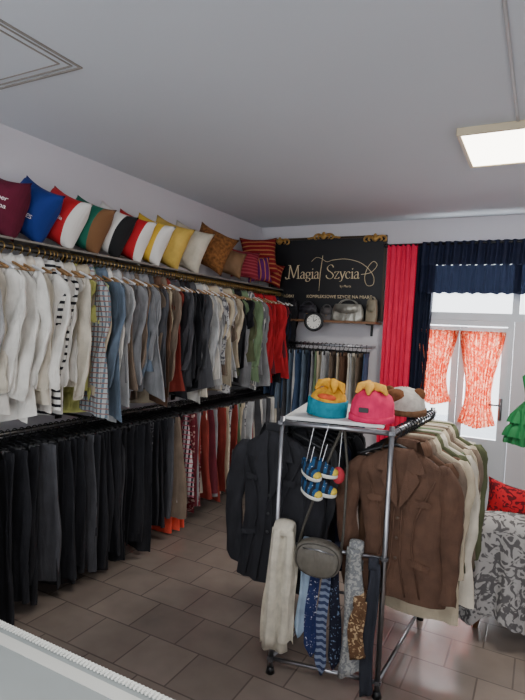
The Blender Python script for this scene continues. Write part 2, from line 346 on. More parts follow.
while y<5.1:
    c='black'
    for a,b2,cs in seql:
        if a<=y<b2:c=cs[i%len(cs)]
    k=['skirt','trousers'][i%2]
    L=rnd.uniform(.74,.88) if y<2.95 else rnd.uniform(.66,.78)
    if c=='patterned knit':L=.62
    yaw=rnd.uniform(-.16,.16)
    make_bottom(k,(RX+rnd.uniform(-.03,.03),y,RL-.064),yaw,cloth(c),"%s %s clipped to a hanger on the lower rail"%(c,k),length=L,w0=rnd.uniform(.15,.18),w1=rnd.uniform(.18,.24) if k=='skirt' else rnd.uniform(.16,.18),ht=.012,seed=500+i,group="skirts and trousers on the lower wall rail",fold=.018,kf=34)
    hanger('clip',(RX,y,RL),yaw*.8,"the lower rail")
    y+=rnd.uniform(.034,.046);i+=1
for yy,sd in ((3.20,77),(3.29,78),(3.38,79)):
    make_bottom("trousers",(.33,yy,RL-.064),.0,fabric(PAL['coral']),"bright coral trousers hanging longer than the other clothes",length=.90,w0=.105,w1=.12,ht=.012,seed=sd,fold=.008,tl=.01)
    hanger('clip',(.33,yy,RL),.0,"the lower rail")
# ---------------- pillows ----------------
def pillow(loc,rot,hs,th,mat,label,text=None,textc=(230,230,230),shape=1.0,group="throw pillows on the wall shelf"):
    N=18
    def surf(u,v):
        return th*max(0,(1-abs(u)**2.2))**.55*max(0,(1-abs(v)**2.2))**.55
    bm=bmesh.new();g={}
    for s in (-1,1):
        for i in range(N+1):
            for j in range(N+1):
                edge=i in(0,N) or j in(0,N)
                if s==1 and edge:g[(s,i,j)]=g[(-1,i,j)];continue
                u=-1+2*i/N;v=-1+2*j/N
                pin=1-.14*(1-v*v)*abs(u)**3;pin2=1-.14*(1-u*u)*abs(v)**3
                g[(s,i,j)]=bm.verts.new((hs*u*pin,s*surf(u,v)+(.004*math.sin(7*u+5*v) if not edge else 0),hs*shape*v*pin2))
        for i in range(N):
            for j in range(N):
                f=[g[(s,i,j)],g[(s,i+1,j)],g[(s,i+1,j+1)],g[(s,i,j+1)]]
                bm.faces.new(f if s==-1 else f[::-1])
    o=mkobj("pillow",bm,mat,True,None,loc);o.rotation_euler=rot
    tag(o,label,"pillow",group)
    if text:
        for tx,zz,sz,xx in text:
            me=textmesh(tx,sz,lambda x,y2:(x+xx,-surf(min(1,max(-1,(x+xx)/hs)),min(1,max(-1,(y2+zz)/(hs*shape))))-.010,y2+zz),.1,.95)
            me.materials.append(plain(textc,.6));mko("lettering",me,o)
    return o
def rotp(yaw,inpl,lean):
    return (Matrix.Rotation(yaw,3,'Z')@Matrix.Rotation(-lean,3,'X')@Matrix.Rotation(inpl,3,'Y')).to_euler()
R=math.radians
WH=(224,220,214)
PW=[(1.83,.145,fabric((92,22,44)),"maroon throw pillow with white lettering",[("Super",.035,.034,.075),("Mama",-.005,.034,.075)]),
 (2.03,.145,twotone((24,48,120),(24,48,120)),"royal blue throw pillow with white lettering",[("FES",-.03,.032,.075)]),
 (2.24,.145,twotone((186,30,38),WH,.095),"red and white two-tone throw pillow",[("Mia",.0,.030,.06)]),
 (2.44,.145,twotone((24,104,84),(120,84,54),.085),"teal green and brown two-tone throw pillow",None),
 (2.64,.145,twotone(WH,(26,26,28),.085),"black and white two-tone throw pillow",None),
 (2.84,.145,twotone((190,28,38),WH,.10),"red and white two-tone throw pillow",None),
 (3.04,.15,twotone((222,180,60),WH,.085),"yellow and white two-tone throw pillow",None),
 (3.26,.16,fabric((206,172,84)),"mustard yellow plush throw pillow",None),
 (3.52,.165,fabric((204,196,178)),"cream plush throw pillow",None)]
for k,(y,hs,mt,lab,tx) in enumerate(PW):
    ip=R(20+rnd.uniform(-8,6))
    pillow((.225,y+.05,2.062+hs*1.06*math.cos(ip)+hs*math.sin(ip)-.016),rotp(R(12+k*1.5),ip,R(6)),hs*1.04,.115,mt,lab+" on the shelf",tx,(235,225,225),1.10)
pillow((.23,3.92,2.07+.24),rotp(R(34),R(24),R(10)),.185,.11,fabric((146,96,54),.95,.6,40,1.0),"bronze brown fluffy throw pillow on the shelf")
pillow((.25,4.22,2.07+.16),rotp(R(45),R(14),R(8)),.13,.07,fabric((124,94,66),.6),"brown plush throw pillow on the shelf")
strp=stripes((128,26,34),(176,110,70),.045,'Z',.7)
pillow((.24,4.78,2.07+.30),rotp(R(36),R(-4),R(12)),.195,.07,strp,"dark red throw pillow with tan stripes on the shelf")
pillow((.29,4.42,2.07+.165),rotp(R(48),R(4),R(14)),.145,.07,stripes((120,30,44),(150,60,70),.03,'Z',.6),"maroon striped throw pillow on the shelf")
pillow((.33,4.62,2.07+.14),rotp(R(50),R(-5),R(10)),.13,.06,stripes((92,28,96),(190,120,60),.05,'X',.8),"purple throw pillow with orange stripes on the shelf")
pillow((.30,4.96,2.07+.14),rotp(R(50),R(15),R(10)),.13,.06,strp,"small dark red striped throw pillow on the shelf")
# ---------------- back wall: sign ----------------
sg=boxo("shop_sign",(0,0,0),(1.25,.02,.82),plain((18,18,22),.45),0,None);sg.location=(.78,D-.012,2.185);tag(sg,"black shop sign with lettering and ornate gold corners","sign")
GOLD=plain((196,152,84),.35,.7)
bm=bmesh.new()
for c,s in (((-.635,-.006,0),(.022,.035,.86)),((.635,-.006,0),(.022,.035,.86)),((0,-.006,.42),(1.248,.033,.022)),((0,-.006,-.42),(1.248,.033,.022))):box(bm,Vector(c),s)
mkobj("frame",bm,plain((66,52,38),.4,.3),False,sg)
def ornament(cx,cz,sc,par,fl=1,beads=False):
    bm=bmesh.new()
    for s in (-1,1):
        for q in (1,.6):
            pts=[];rr=[]
            for i in range(22):
                t=i/21;a=t*4.6;r=.07*(1-.8*t)*q*sc
                pts.append((cx+s*(.085*q*sc-r*math.cos(a)),-.03,cz+fl*(r*math.sin(a)*.8-.01*sc*q)));rr.append(.016*sc*(1-.5*t))
            tube(bm,pts,rr,6)
        if beads:
            for i in range(3):sphere(bm,(cx+s*(.12+.032*i)*sc,-.028,cz-.005*i*fl),.018*sc,(1.3,.5,.7),8,6)
    sphere(bm,(cx,-.03,cz+.01*fl),.032*sc,(1,.5,1.2));sphere(bm,(cx,-.03,cz+.045*sc*fl),.016*sc)
    mkobj("gold_ornament",bm,GOLD,True,par)
ornament(-.02,.43,.9,sg,1,True);ornament(.53,.39,.95,sg);ornament(-.53,.39,.95,sg)
LET=plain((228,206,166),.5)
def cr_s(P,sm=True,k=6):
    if not sm or len(P)<3:return [Vector((p[0],p[1],0)) for p in P]
    Q=[P[0]]+list(P)+[P[-1]];o=[]
    for i in range(1,len(Q)-2):
        a,b,c,d=[Vector((q[0],q[1],0)) for q in Q[i-1:i+3]]
        for j in range(k):
            t=j/k;o.append(.5*((2*b)+(c-a)*t+(2*a-5*b+4*c-d)*t*t+(3*b-a-3*c+d)*t**3))
    o.append(Vector((P[-1][0],P[-1][1],0)));return o
GL_={
'a':(.9,[(1,[(.12,.78),(.3,.99),(.55,.93),(.62,.7),(.62,.12),(.72,0),(.86,.1)]),(1,[(.62,.6),(.3,.52),(.08,.3),(.15,.04),(.4,0),(.62,.2)])]),
'g':(.85,[(1,[(.38,.95),(.1,.85),(.08,.5),(.36,.36),(.66,.5),(.64,.85),(.38,.95)]),(1,[(.22,.38),(.12,.2),(.3,.1),(.6,.04),(.74,-.18),(.5,-.42),(.15,-.4),(.05,-.2),(.2,.02)]),(0,[(.6,.86),(.84,.98)])]),
'i':(.5,[(0,[(.06,.9),(.25,1),(.25,0)]),(0,[(.05,0),(.45,0)]),(0,[(.25,1.32),(.25,1.48)])]),
'z':(.85,[(0,[(.08,.78),(.1,1),(.7,1),(.08,0),(.75,0),(.78,.22)])]),
'y':(.88,[(0,[(.1,1),(.45,.05)]),(1,[(.8,1),(.45,.05),(.28,-.36),(.02,-.42)]),(0,[(-.02,1),(.24,1)]),(0,[(.68,1),(.92,1)])]),
'c':(.82,[(1,[(.72,.78),(.5,1),(.2,.86),(.07,.5),(.2,.12),(.48,0),(.76,.2)])]),
'M':(2.05,[(0,[(.15,0),(.3,2)]),(0,[(.32,2),(.98,.1)]),(0,[(.98,.1),(1.6,2)]),(0,[(1.62,2),(1.75,0)]),(0,[(-.08,0),(.4,0)]),(0,[(1.5,0),(2.0,0)]),(0,[(.02,2),(.34,2)]),(0,[(1.58,2),(1.9,2)]),(1,[(.15,0),(-.2,-.1),(-.4,.2)])]),
'S':(1.3,[(1,[(1.15,1.65),(.9,2),(.5,1.98),(.18,1.6),(.35,1.2),(.9,.85),(1.17,.45),(.95,.05),(.5,-.03),(.12,.2),(.06,.5)])])}
def word(bm,w,x,z,sc):
    for ch in w:
        adv,st=GL_[ch]
        for sm,P in st:
            pp=cr_s(P,bool(sm));wd=.078
            nib=Vector((wd,.030,0))
            for i in range(len(pp)-1):
                a,b=pp[i],pp[i+1];q=[a-nib,a+nib,b+nib,b-nib]
                bm.faces.new([bm.verts.new((x+v.x*sc,-.0125-.0002*(i%2),z+v.y*sc)) for v in q])
                tt=(b-a).normalized();nn=Vector((-tt.y,tt.x,0))*.030
                bm.faces.new([bm.verts.new((x+v.x*sc,-.0128,z+v.y*sc)) for v in (a-nn,a+nn,b+nn,b-nn)])
        x+=adv*sc
    return x
bm=bmesh.new();word(bm,"Magia",-.42,.0,.071);mkobj("lettering",bm,LET,False,sg)
bm=bmesh.new();word(bm,"Szycia",.02,.0,.070);mkobj("lettering",bm,LET,False,sg)
def put(tx,x,z,sz,shear=0,sp=1,par=sg,m=None):
    me=textmesh(tx,sz,lambda a,b3:(a+x,-.0125,b3+z),shear,sp);me.materials.append(m or LET);return mko("lettering",me,par)
put("by Marta",.24,-.08,.034);put("PRZERÓBKI",-.45,-.19,.044);put("KOMPLEKSOWE SZYCIE NA MIARĘ",.17,-.19,.046)
bm=bmesh.new();tube(bm,[(-.05,-.014,-.13),(-.045,-.014,.05),(-.025,-.014,.24)],[.0015,.005,.003],6)
tube(bm,[(p.x,-.014,p.y) for p in cr_s([(-.15,.18),(-.1,.22),(-.04,.21),(.02,.175),(.08,.19)])],.0025,6)
tube(bm,[(p.x,-.014,p.y) for p in cr_s([(.08,.19),(.22,.20),(.36,.17),(.46,.11),(.53,.02),(.53,-.06),(.47,-.07),(.44,.0),(.46,.10),(.52,.17),(.56,.13),(.50,.06),(.40,.04)])],.003,6)
mkobj("needle_and_thread_emblem",bm,LET,True,sg)
WOOD=plain((126,88,58),.5)
bs=boxo("display_shelf",(0,0,0),(1.2,.26,.022),WOOD,.003);bs.location=(.82,D-.131,1.735);tag(bs,"brown wooden display shelf below the shop sign","shelf")
for x in (-.5,.5):
    bm=bmesh.new();box(bm,Vector((x,.12,-.07)),(.02,.02,.12));box(bm,Vector((x,.03,-.016)),(.02,.2,.01));mkobj("bracket",bm,BLACKM,False,bs)
def handbag(loc,w,h,d,mat,label,yaw=0,handle=.09,hmat=None):
    bm=bmesh.new();rings=[]
    n=20
    for t,s in ((0,.9),(.03,1.0),(.3,1.04),(.7,.98),(.95,.86),(1,.8)):
        rings.append([(w/2*s*sgp(math.cos(2*pi*i/n),.4),d/2*(1.05-.45*t)*sgp(math.sin(2*pi*i/n),.5),h*t) for i in range(n)])
    loft(bm,rings,True,True)
    o=mkobj("handbag",bm,mat,True,None,loc,(0,0,yaw));tag(o,label,"handbag")
    for s in (-1,1):
        bm=bmesh.new();tube(bm,[(w*.3*math.cos(a),s*d*.22,h*.85+handle*math.sin(a)+.01) for a in [pi*i/12 for i in range(13)]],.005,6);mkobj("handle",bm,hmat or mat,True,o)
    bm=bmesh.new();loft(bm,[[(w/2*.8*x,-d/2*(1.12-.45*z)-.002*k,h*z) for x,z in ((-1,.95),(-.95,.55),(-.5,.45),(0,.42),(.5,.45),(.95,.55),(1,.95))] for k in (0,3)],True,True);mkobj("flap",bm,mat,True,o)
    bm=bmesh.new();sphere(bm,(0,-d*.44,h*.47),.012,(1,.5,1));mkobj("clasp",bm,GOLD,True,o)
    return o
SILV=fabric((172,170,160),.35,.3,20,.1,.5,.5)
handbag((1.10,D-.14,1.747),.32,.17,.1,SILV,"silver metallic handbag with loop handles on the shelf",0,.06)
handbag((.86,D-.10,1.747),.14,.13,.07,fabric((96,92,92),.4),"small grey handbag on the display shelf",.2,.04)
handbag((.66,D-.13,1.747),.20,.15,.08,fabric((62,60,66),.4),"dark grey handbag on the display shelf",.1,.05)
handbag((.46,D-.12,1.747),.15,.19,.07,fabric((38,36,40),.4),"tall black handbag with small clasp on the shelf",.1,.05)
handbag((.29,D-.13,1.747),.15,.16,.08,fabric((24,24,27),.35),"black leather handbag on the display shelf",-.1,.06)
handbag((1.34,D-.12,1.747),.11,.22,.07,fabric((150,140,120),.5),"small beige handbag on the display shelf",-.1,.05)
ck=bpy.data.objects.new("clock",None);COL.objects.link(ck);ck.location=(.80,D-.29,1.725);ck.rotation_euler=(0,0,.3);tag(ck,"small round black-rimmed clock with white face","clock")
bm=bmesh.new();tube(bm,[(.083*math.cos(2*pi*i/28),0,.083*math.sin(2*pi*i/28)) for i in range(28)],.015,8,closed=True);mkobj("rim",bm,BLACKM,True,ck)
bm=bmesh.new();bmesh.ops.create_cone(bm,cap_ends=True,segments=28,radius1=.080,radius2=.080,depth=.012);bmesh.ops.rotate(bm,cent=(0,0,0),matrix=Matrix.Rotation(pi/2,3,'X'),verts=bm.verts);mkobj("dial",bm,plain((222,220,212),.5),False,ck)
bm=bmesh.new()
for i in range(12):
    a=i*pi/6;box(bm,Vector((.058*math.sin(a),-.008,.058*math.cos(a))),(.005,.002,.014),Matrix.Rotation(a,3,'Y'))
mkobj("hour_marks",bm,BLACKM,False,ck)
bm=bmesh.new();tube(bm,[(0,-.01,0),(.03,-.01,.025)],.003,6);tube(bm,[(0,-.01,0),(-.01,-.01,.052)],.002,6);mkobj("hands",bm,BLACKM,True,ck)
bm=bmesh.new();tube(bm,[(-.56,0,0),(.56,0,0)],.012,10)
for x in (-.5,.5):tube(bm,[(x,0,0),(x,.30,0)],.009,8)
br_=mkobj("clothes_rail",bm,CHROME,True,None,(.86,D-.31,1.5));tag(br_,"short chrome clothes rail under the display shelf","clothes rail")
x=.36;i=0
bc=['denim blue','navy','denim blue','blue grey','denim blue','dark grey','blue grey','light grey','denim blue','blue grey','navy','grey','sage green','beige','light grey','taupe','grey','beige','brown','light grey','cream','taupe']
while x<1.40:
    c=bc[i%len(bc)];yaw=pi/2+rnd.uniform(-.3,.2)
    make_bottom("trousers",(x,D-.31,1.5-.064),yaw,cloth(c),"%s trousers on a hanger under the display shelf"%c,length=rnd.uniform(.6,.85),w0=.14,w1=.145,ht=.012,seed=800+i,group="trousers under the display shelf",fold=.008)
    hanger('clip',(x,D-.31,1.5),yaw,"the short rail")
    x+=rnd.uniform(.040,.052);i+=1
# ---------------- curtains ----------------
def curtain(nm,x0,x1,z0,z1,y,amp,waves,mat,label,shape=None,hemz=None,cat="curtain",seed=0,nz=26,parent=None):
    bm=bmesh.new();nx=int(waves*10);r=random.Random(seed);ph=[r.uniform(0,6) for _ in range(4)]
    cx=(x0+x1)/2;V={}
    for j in range(nz+1):
        t=j/nz;z=z1+(z0-z1)*t
        for i in range(nx+1):
            u=i/nx
            w=shape(t) if shape else (0,1)
            x=cx+w[0]+(x0+(x1-x0)*u-cx)*w[1]
            yy=y+amp*(math.sin(2*pi*waves*u+ph[0]+.5*math.sin(3*t+ph[1]))+.35*math.sin(2*pi*waves*1.7*u+ph[2]+2*t))
            zz=z+(hemz(u)*t if hemz else 0)
            V[(i,j)]=bm.verts.new((x-cx,yy-y,zz-z1))
    for j in range(nz):
        for i in range(nx):bm.faces.new((V[(i,j)],V[(i+1,j)],V[(i+1,j+1)],V[(i,j+1)]))
    if parent:return mkobj(nm,bm,mat,True,parent,tuple(Vector((cx,y,z1))-parent.location))
    o=mkobj(nm,bm,mat,True,None,(cx,y,z1));tag(o,label,cat);return o
bm=bmesh.new();tube(bm,[(-.95,0,0),(.95,0,0)],.012,10);sphere(bm,(-.96,0,0),.024)
cr_=mkobj("curtain_rod",bm,BLACKM,True,None,(2.40,D-.09,2.50));tag(cr_,"black metal curtain rod above the door and window","curtain rod")
for x in (-.9,.3):
    bm=bmesh.new();tube(bm,[(x,0,0),(x,.09,0)],.008,8);mkobj("bracket",bm,BLACKM,True,cr_)
RED=fabric((228,42,82),.7,.08)
curtain("curtain",1.46,1.75,.25,2.50,D-.10,.014,6,RED,"long crimson red curtain hanging beside the door",lambda t:(-.01*t,1-.05*t))
curtain("curtain",1.72,1.92,.25,2.50,D-.055,.018,4,fabric((22,28,48),.7),"long navy blue curtain gathered beside the window",lambda t:(-.04*t,1-.35*t),seed=3)
def sheer(c,tc_,a,b_):
    m,n,l,b=nt("sheer_navy_fabric",.8,.2);b.inputs['Base Color'].default_value=lin(c)
    t_=n.new('ShaderNodeBsdfTransparent');t_.inputs['Color'].default_value=lin(tc_);no=n.new('ShaderNodeTexNoise');no.inputs['Scale'].default_value=30;cr2=n.new('ShaderNodeValToRGB');cr2.color_ramp.elements[0].color=(a,a,a,1);cr2.color_ramp.elements[1].color=(b_,b_,b_,1)
    ms=n.new('ShaderNodeMixShader');l.new(no.outputs['Fac'],cr2.inputs[0]);l.new(cr2.outputs[0],ms.inputs[0]);l.new(b.outputs[0],ms.inputs[1]);l.new(t_.outputs[0],ms.inputs[2]);l.new(ms.outputs[0],n['Material Output'].inputs['Surface']);return m
vl=curtain("curtain_valance",1.79,3.2,2.30,2.52,D-.10,.022,20,fabric((28,34,58),.75),"short navy blue gathered valance with semi-sheer lower part",seed=5,nz=8)
curtain("sheer_edge",1.79,3.2,2.04,2.30,D-.10,.022,20,sheer((24,30,52),(60,70,96),.03,.22),"",hemz=lambda u:.006*math.sin(u*90),seed=5,nz=8,parent=vl)
ORG=floral((204,66,34),(236,172,140),30,.53,1.5,True)
wst=lambda t:1-.36*math.sin(pi*t**1.5)*.9-.16*t
curtain("curtain",1.76,2.15,.98,1.70,D-.03,.018,10,ORG,"orange and cream patterned sheer curtain on the glass door",lambda t:(.0,wst(t)),hemz=lambda u:.1*abs(u-.5),seed=8)
curtain("curtain",2.16,2.555,.80,1.70,D-.03,.018,10,ORG,"orange and cream patterned sheer curtain beside the door handle",lambda t:(-.01*t,wst(t)),hemz=lambda u:.1*abs(u-.5),seed=9)
bm=bmesh.new();tube(bm,[(-.39,0,0),(.39,0,0)],.005,8);o=mkobj("curtain_rod",bm,WHITEP,True,None,(2.165,D-.03,1.705));tag(o,"thin white cafe rod across the glass door","curtain rod")
# ---------------- centre rack ----------------
FL=Vector((1.795,2.235,0));FR=Vector((2.285,2.335,0));BR=Vector((2.32,3.12,0));BL=Vector((1.83,3.02,0));RT=1.205
rk=bpy.data.objects.new("garment_rack",None);COL.objects.link(rk);rk.location=(FL+FR+BR+BL)/4;ro=Vector(rk.location);tag(rk,"chrome tube garment rack with white top board","clothes rack")
def rt(nm,pts,r=.0125,mat=CHROME):
    bm=bmesh.new();tube(bm,[Vector(p)-ro for p in pts],r,10);return mkobj(nm,bm,mat,True,rk)
def up(p,z):return (p.x,p.y,z)
for p in (FL,FR,BR,BL):
    rt("post",[up(p,0.03),up(p,RT+.03)])
    bm=bmesh.new();bmesh.ops.create_cone(bm,cap_ends=True,segments=14,radius1=.022,radius2=.016,depth=.03,matrix=Matrix.Translation(Vector(up(p,.015))-ro));mkobj("foot",bm,BLACKM,True,rk)
    for z in (RT,.64,.07):
        bm=bmesh.new();box(bm,Vector(up(p,z))-ro,(.034,.034,.032),bev=.008);mkobj("joint",bm,plain((120,120,124),.35,.8),False,rk)
for a,b4 in ((FL,FR),(BL,BR)):
    rt("crossbar",[up(a,RT),up(b4,RT)]);rt("crossbar",[up(a,.64),up(b4,.64)],.009);rt("crossbar",[up(a,.07),up(b4,.07)],.009)
for a,b4 in ((FL,BL),(FR,BR)):
    d_=(b4-a).normalized();rt("hanging_rail",[up(a,RT),up(b4+d_*.05,RT)]);rt("base_bar",[up(a,.07),up(b4,.07)],.009)
a=FR-FL;ax=a.normalized();ay=Vector((-ax.y,ax.x,0));ang=math.atan2(ax.y,ax.x)
bm=bmesh.new();box(bm,Vector((0,0,0)),(.46,.60,.016),bev=.003)
mkobj("top_board",bm,plain((215,215,213),.4),False,rk,loc=(FL+ax*.235+ay*.32+Vector((0,0,RT+.022)))-ro,rot=(0,0,ang))
def onrail(a,b5,t,z):return Vector((a.x+(b5.x-a.x)*t,a.y+(b5.y-a.y)*t,z))
BROWN=fabric((86,62,49),.85,.3,14,.6)
def blazer(loc,yaw,mat,label,hw=.215,length=.76,seed=1,style='jacket',buttons=(120,92,60),sl=.62,sr=.058,out=.03,flare=1.04,waist=.86):
    o=make_top("blazer",loc,yaw,mat,label,length=length,hw=hw,ht=.04,seed=seed,sleeve=sl,sr=sr,collar=False,fold=.012,waist=waist,flat=.6,out=out,flare=flare,tl=.08)
    q=hw/.215
    for s in (-1,1):
        P=[(.055,-.034,.012),(.10,-.05,-.06),(.125,-.057,-.12),(.085,-.058,-.125),(.10,-.060,-.16),(.055,-.066,-.25),(.004,-.066,-.33),(.006,-.062,-.25),(.028,-.05,-.1),(.035,-.036,.0)]
        if style!='coat':P=[(x*.92,y_,z*.78) for x,y_,z in P]
        bm=bmesh.new();vs=[bm.verts.new((p[0]*s*q,p[1],p[2])) for p in P];f=bm.faces.new(vs);ex=bmesh.ops.extrude_face_region(bm,geom=[f])
        bmesh.ops.translate(bm,verts=[v for v in ex['geom'] if isinstance(v,bmesh.types.BMVert)],vec=(0,-.006,0))
        bmesh.ops.triangulate(bm,faces=bm.faces[:]);mkobj("lapel",bm,mat,False,o)
        bm=bmesh.new();box(bm,Vector((s*.11*q,-.060,-.225)),(.07,.012,.03),bev=.004);mkobj("pocket_flap",bm,mat,False,o)
        bm=bmesh.new();box(bm,Vector((s*.11*q,-.062,-.50)),(.09,.012,.03),Matrix.Rotation(s*.25,3,'Y'),bev=.004);mkobj("pocket_flap",bm,mat,False,o)
        bm=bmesh.new();tube(bm,[(s*.016,-.056,-.26),(s*.016,-.062,-.35),(s*.02,-.066,-.5),(s*.05,-.066,-length+.02)],.004,6,flat=.6);mkobj("seam",bm,mat,True,o)
        bm=bmesh.new();tube(bm,[(s*.16*q,-.05,-.12),(s*.08*q,-.060,-.30),(s*.07*q,-.062,-.42),(s*.12*q,-.064,-length+.03)],.0045,6);mkobj("seam",bm,mat,True,o)
    bm=bmesh.new();n=20;rings=[]
    for (sc_,dz) in ((.9,-.01),(.85,.035),(1.0,.042),(1.25,.0),(1.4,-.035)):
        rings.append([(.072*sc_*math.cos(pi*i/n),.04*sc_*math.sin(pi*i/n)*1.1-.02,dz) for i in range(n+1)])
    R_=[[bm.verts.new(p) for p in r] for r in rings]
    for i in range(len(R_)-1):
        for k in range(n):bm.faces.new((R_[i][k],R_[i][k+1],R_[i+1][k+1],R_[i+1][k]))
    mkobj("collar",bm,mat,True,o)
    for zz in (-.30,-.39,-.48):
        bm=bmesh.new();sphere(bm,(.0,-.066,zz),.008,(1,.45,1));mkobj("button",bm,plain(buttons,.4),True,o)
    return o
HZ=RT-.072
blazer(tuple(onrail(FR,BR,.09,HZ)+Vector((.035,0,0))),.10,BROWN,"brown fitted jacket with open collar and seams on the rack",hw=.20,length=.67,seed=11,buttons=(70,52,38),flare=1.10,out=.055,sr=.060,waist=.82)
hanger('black',tuple(onrail(FR,BR,.09,RT)),.1,"the garment rack")
rc=['brown','taupe','beige','brown','olive','cream','sage green','beige','taupe','cream','beige','olive','cream']
for i,c in enumerate(rc):
    t=.19+i*.063;yaw=.05+rnd.uniform(-.06,.12);p=onrail(FR,BR,t,HZ)
    k=['jacket','coat','shirt'][i%3]
    make_top(k,tuple(p+Vector((.045+.010*(i%3),0,0))),yaw,cloth(c),"%s %s hanging on the garment rack"%(c,k),length=rnd.uniform(.66,.84),hw=.195+.012*(i%3),ht=.014,seed=900+i,sleeve=.58,sr=.05,group="jackets on the garment rack",fold=.010)
    hanger('black',tuple(onrail(FR,BR,t,RT)),yaw,"the garment rack")
blazer(tuple(onrail(FL,BL,.14,HZ)+Vector((-.075,0,0))),-.05,fabric((36,36,40),.85,.3,10,.4),"black wool coat with lapels hanging on the rack",hw=.205,length=.75,seed=21,style='coat',buttons=(44,44,46),sl=.62,out=.05,sr=.062)
hanger('black',tuple(onrail(FL,BL,.14,RT)),0,"the garment rack")
for i in range(9):
    t=.26+i*.078;p=onrail(FL,BL,t,HZ);c=['black','dark grey','black','black','navy','black','black','dark grey','black'][i];yaw=rnd.uniform(-.08,.08)
    make_top("coat",tuple(p+Vector((-.055,0,0))),yaw,cloth(c),"%s coat hanging behind others on the garment rack"%c,length=rnd.uniform(.7,.8),hw=.185,ht=.018,seed=950+i,sleeve=.58,sr=.052,group="dark coats on the garment rack")
    hanger('black',tuple(onrail(FL,BL,t,RT)),yaw,"the garment rack")
# ---------------- things on front of the rack ----------------
def front(s,z,off=0.0):
    return FL+ax*s+Vector((0,0,z))-ay*off
def strip(nm,s,z1,z0,w,mat,label,cat,off=.03,th=.014,wob=.012,seed=0,flare=0,kx=None):
    r=random.Random(seed);ph=r.uniform(0,6);bm=bmesh.new();rings=[];n=40;m=26;L=z1-z0;kk=kx or 50/max(w*10,.5)
    for j in range(m+1):
        t=j/m;ww=(w*(1+flare*t)/2)*(.72+.28*min(1,t*3))
        if cat=="necktie" and t>.9:ww*=1-(t-.9)*8
        ring=[]
        for i in range(n):
            a=2*pi*i/n;x=ww*sgp(math.cos(a),.8)+.010*math.sin(5*t+ph);y=th*sgp(math.sin(a),.7)+wob*(math.sin(x*kk+ph+1.5*t)*.5+.25*math.sin(x*kk*2.1+3*t))+.004*math.sin(17*t+ph)
            ring.append((x,y,-L*t+((.01*math.sin(40*x)+.2*x) if j==m else 0)))
        rings.append(ring)
    loft(bm,rings,True,True)
    o=mkobj(nm,bm,mat,True,None,tuple(front(s,z1,off)),(0,0,ang));tag(o,label,cat)
    bm=bmesh.new();pts=[(0,0,-.03),(0,off*.15,.004),(0,off*.5,.018),(0,off,.02),(0,off+.02,.0),(0,off+.024,-.12)]
    tube(bm,pts,[w*.38]*6,14,flat=.3,ref=(1,0,0));mkobj("fold",bm,mat,True,o)
    return o
CRM=fabric((206,198,180),.95,.2,25,.9)
sc1=strip("scarf",.04,.72,.18,.125,CRM,"cream knitted scarf draped over the rack crossbar","scarf",off=.05,th=.012,wob=.035,seed=1,flare=.30,kx=90)
bm=bmesh.new();rings=[]
for j in range(21):
    t=j/20;ww=.05*(1+.25*t)
    rings.append([(-.018+ww*sgp(math.cos(2*pi*i/28),.8)+.008*math.sin(4*t+2),.024+.012*sgp(math.sin(2*pi*i/28),.7)+.012*math.sin(90*ww*math.cos(2*pi*i/28)+2*t),-.01-.58*t) for i in range(28)])
loft(bm,rings,True,True);mkobj("scarf_end",bm,CRM,True,sc1)
strip("necktie",.145,.66,.22,.042,fabric((150,170,190),.5),"pale blue necktie hanging from the rack crossbar","necktie",off=.02,th=.006,seed=2,flare=.5)
strip("necktie",.195,.66,.14,.042,floral((34,44,84),(180,182,190),90,.66,0),"navy necktie with white dots on the rack","necktie",off=.03,th=.006,seed=3,flare=.5)
strip("necktie",.245,.66,.06,.040,stripes((50,60,90),(120,130,150),.03),"blue and grey striped necktie on the rack","necktie",off=.022,th=.006,seed=4,flare=.5)
strip("necktie",.295,.66,.10,.042,floral((24,26,40),(100,116,140),80,.64,0),"dark patterned necktie on the rack crossbar","necktie",off=.03,th=.006,seed=5,flare=.5)
strip("scarf",.375,.68,.10,.085,floral((112,114,116),(150,150,146),70,.5,.5),"grey melange knitted scarf on the rack crossbar","scarf",off=.035,th=.012,wob=.02,seed=6,flare=.1)
strip("scarf",.405,.46,.20,.07,floral((92,66,46),(170,144,110),50,.58,1),"brown patterned short scarf pinned on the rack","scarf",off=.065,th=.012,seed=7)
strip("scarf",.455,.62,.02,.06,fabric((44,46,54)),"dark blue narrow scarf beside the rack post","scarf",off=.025,th=.012,seed=8)
cb=bpy.data.objects.new("crossbody_bag",None);COL.objects.link(cb);cb.location=tuple(front(.215,.635,.075));cb.rotation_euler=(0,.08,ang);tag(cb,"small taupe grey rounded crossbody bag hanging on the rack","handbag")
LEA=fabric((96,91,82),.42,.2,30,.3,0,.5)
bm=bmesh.new()
def lob(sc,y):return [(.105*sc*sgp(math.cos(a),.8),y,.09*sc*sgp(math.sin(a),.8)*(1.0 if math.sin(a)<0 else .8)) for a in [2*pi*i/28 for i in range(28)]]
loft(bm,[lob(.85,-.034),lob(.96,-.03),lob(1,-.02),lob(1,.02),lob(.96,.03),lob(.85,.034)],True,True);mkobj("body",bm,LEA,True,cb)
bm=bmesh.new();tube(bm,[(x*.97,y-.036,z*.97) for x,y,z in [(p[0],0,p[2]) for p in lob(.93,0)]],.003,6,closed=True);mkobj("piping",bm,fabric((66,62,56),.4),True,cb)
bm=bmesh.new();tube(bm,[(-.07,-.037,.035),(0,-.039,.042),(.07,-.037,.035)],.003,6);mkobj("zipper",bm,CHROME,True,cb)
bm=bmesh.new()
tube(bm,[(-.095,0,.03),(-.085,.01,.12),(-.02,.03,.42),(.02,.05,.57)],.006,6);tube(bm,[(.095,0,.03),(.095,.01,.12),(.07,.03,.42),(.035,.05,.57)],.006,6);mkobj("strap",bm,fabric((70,67,60),.4),True,cb)
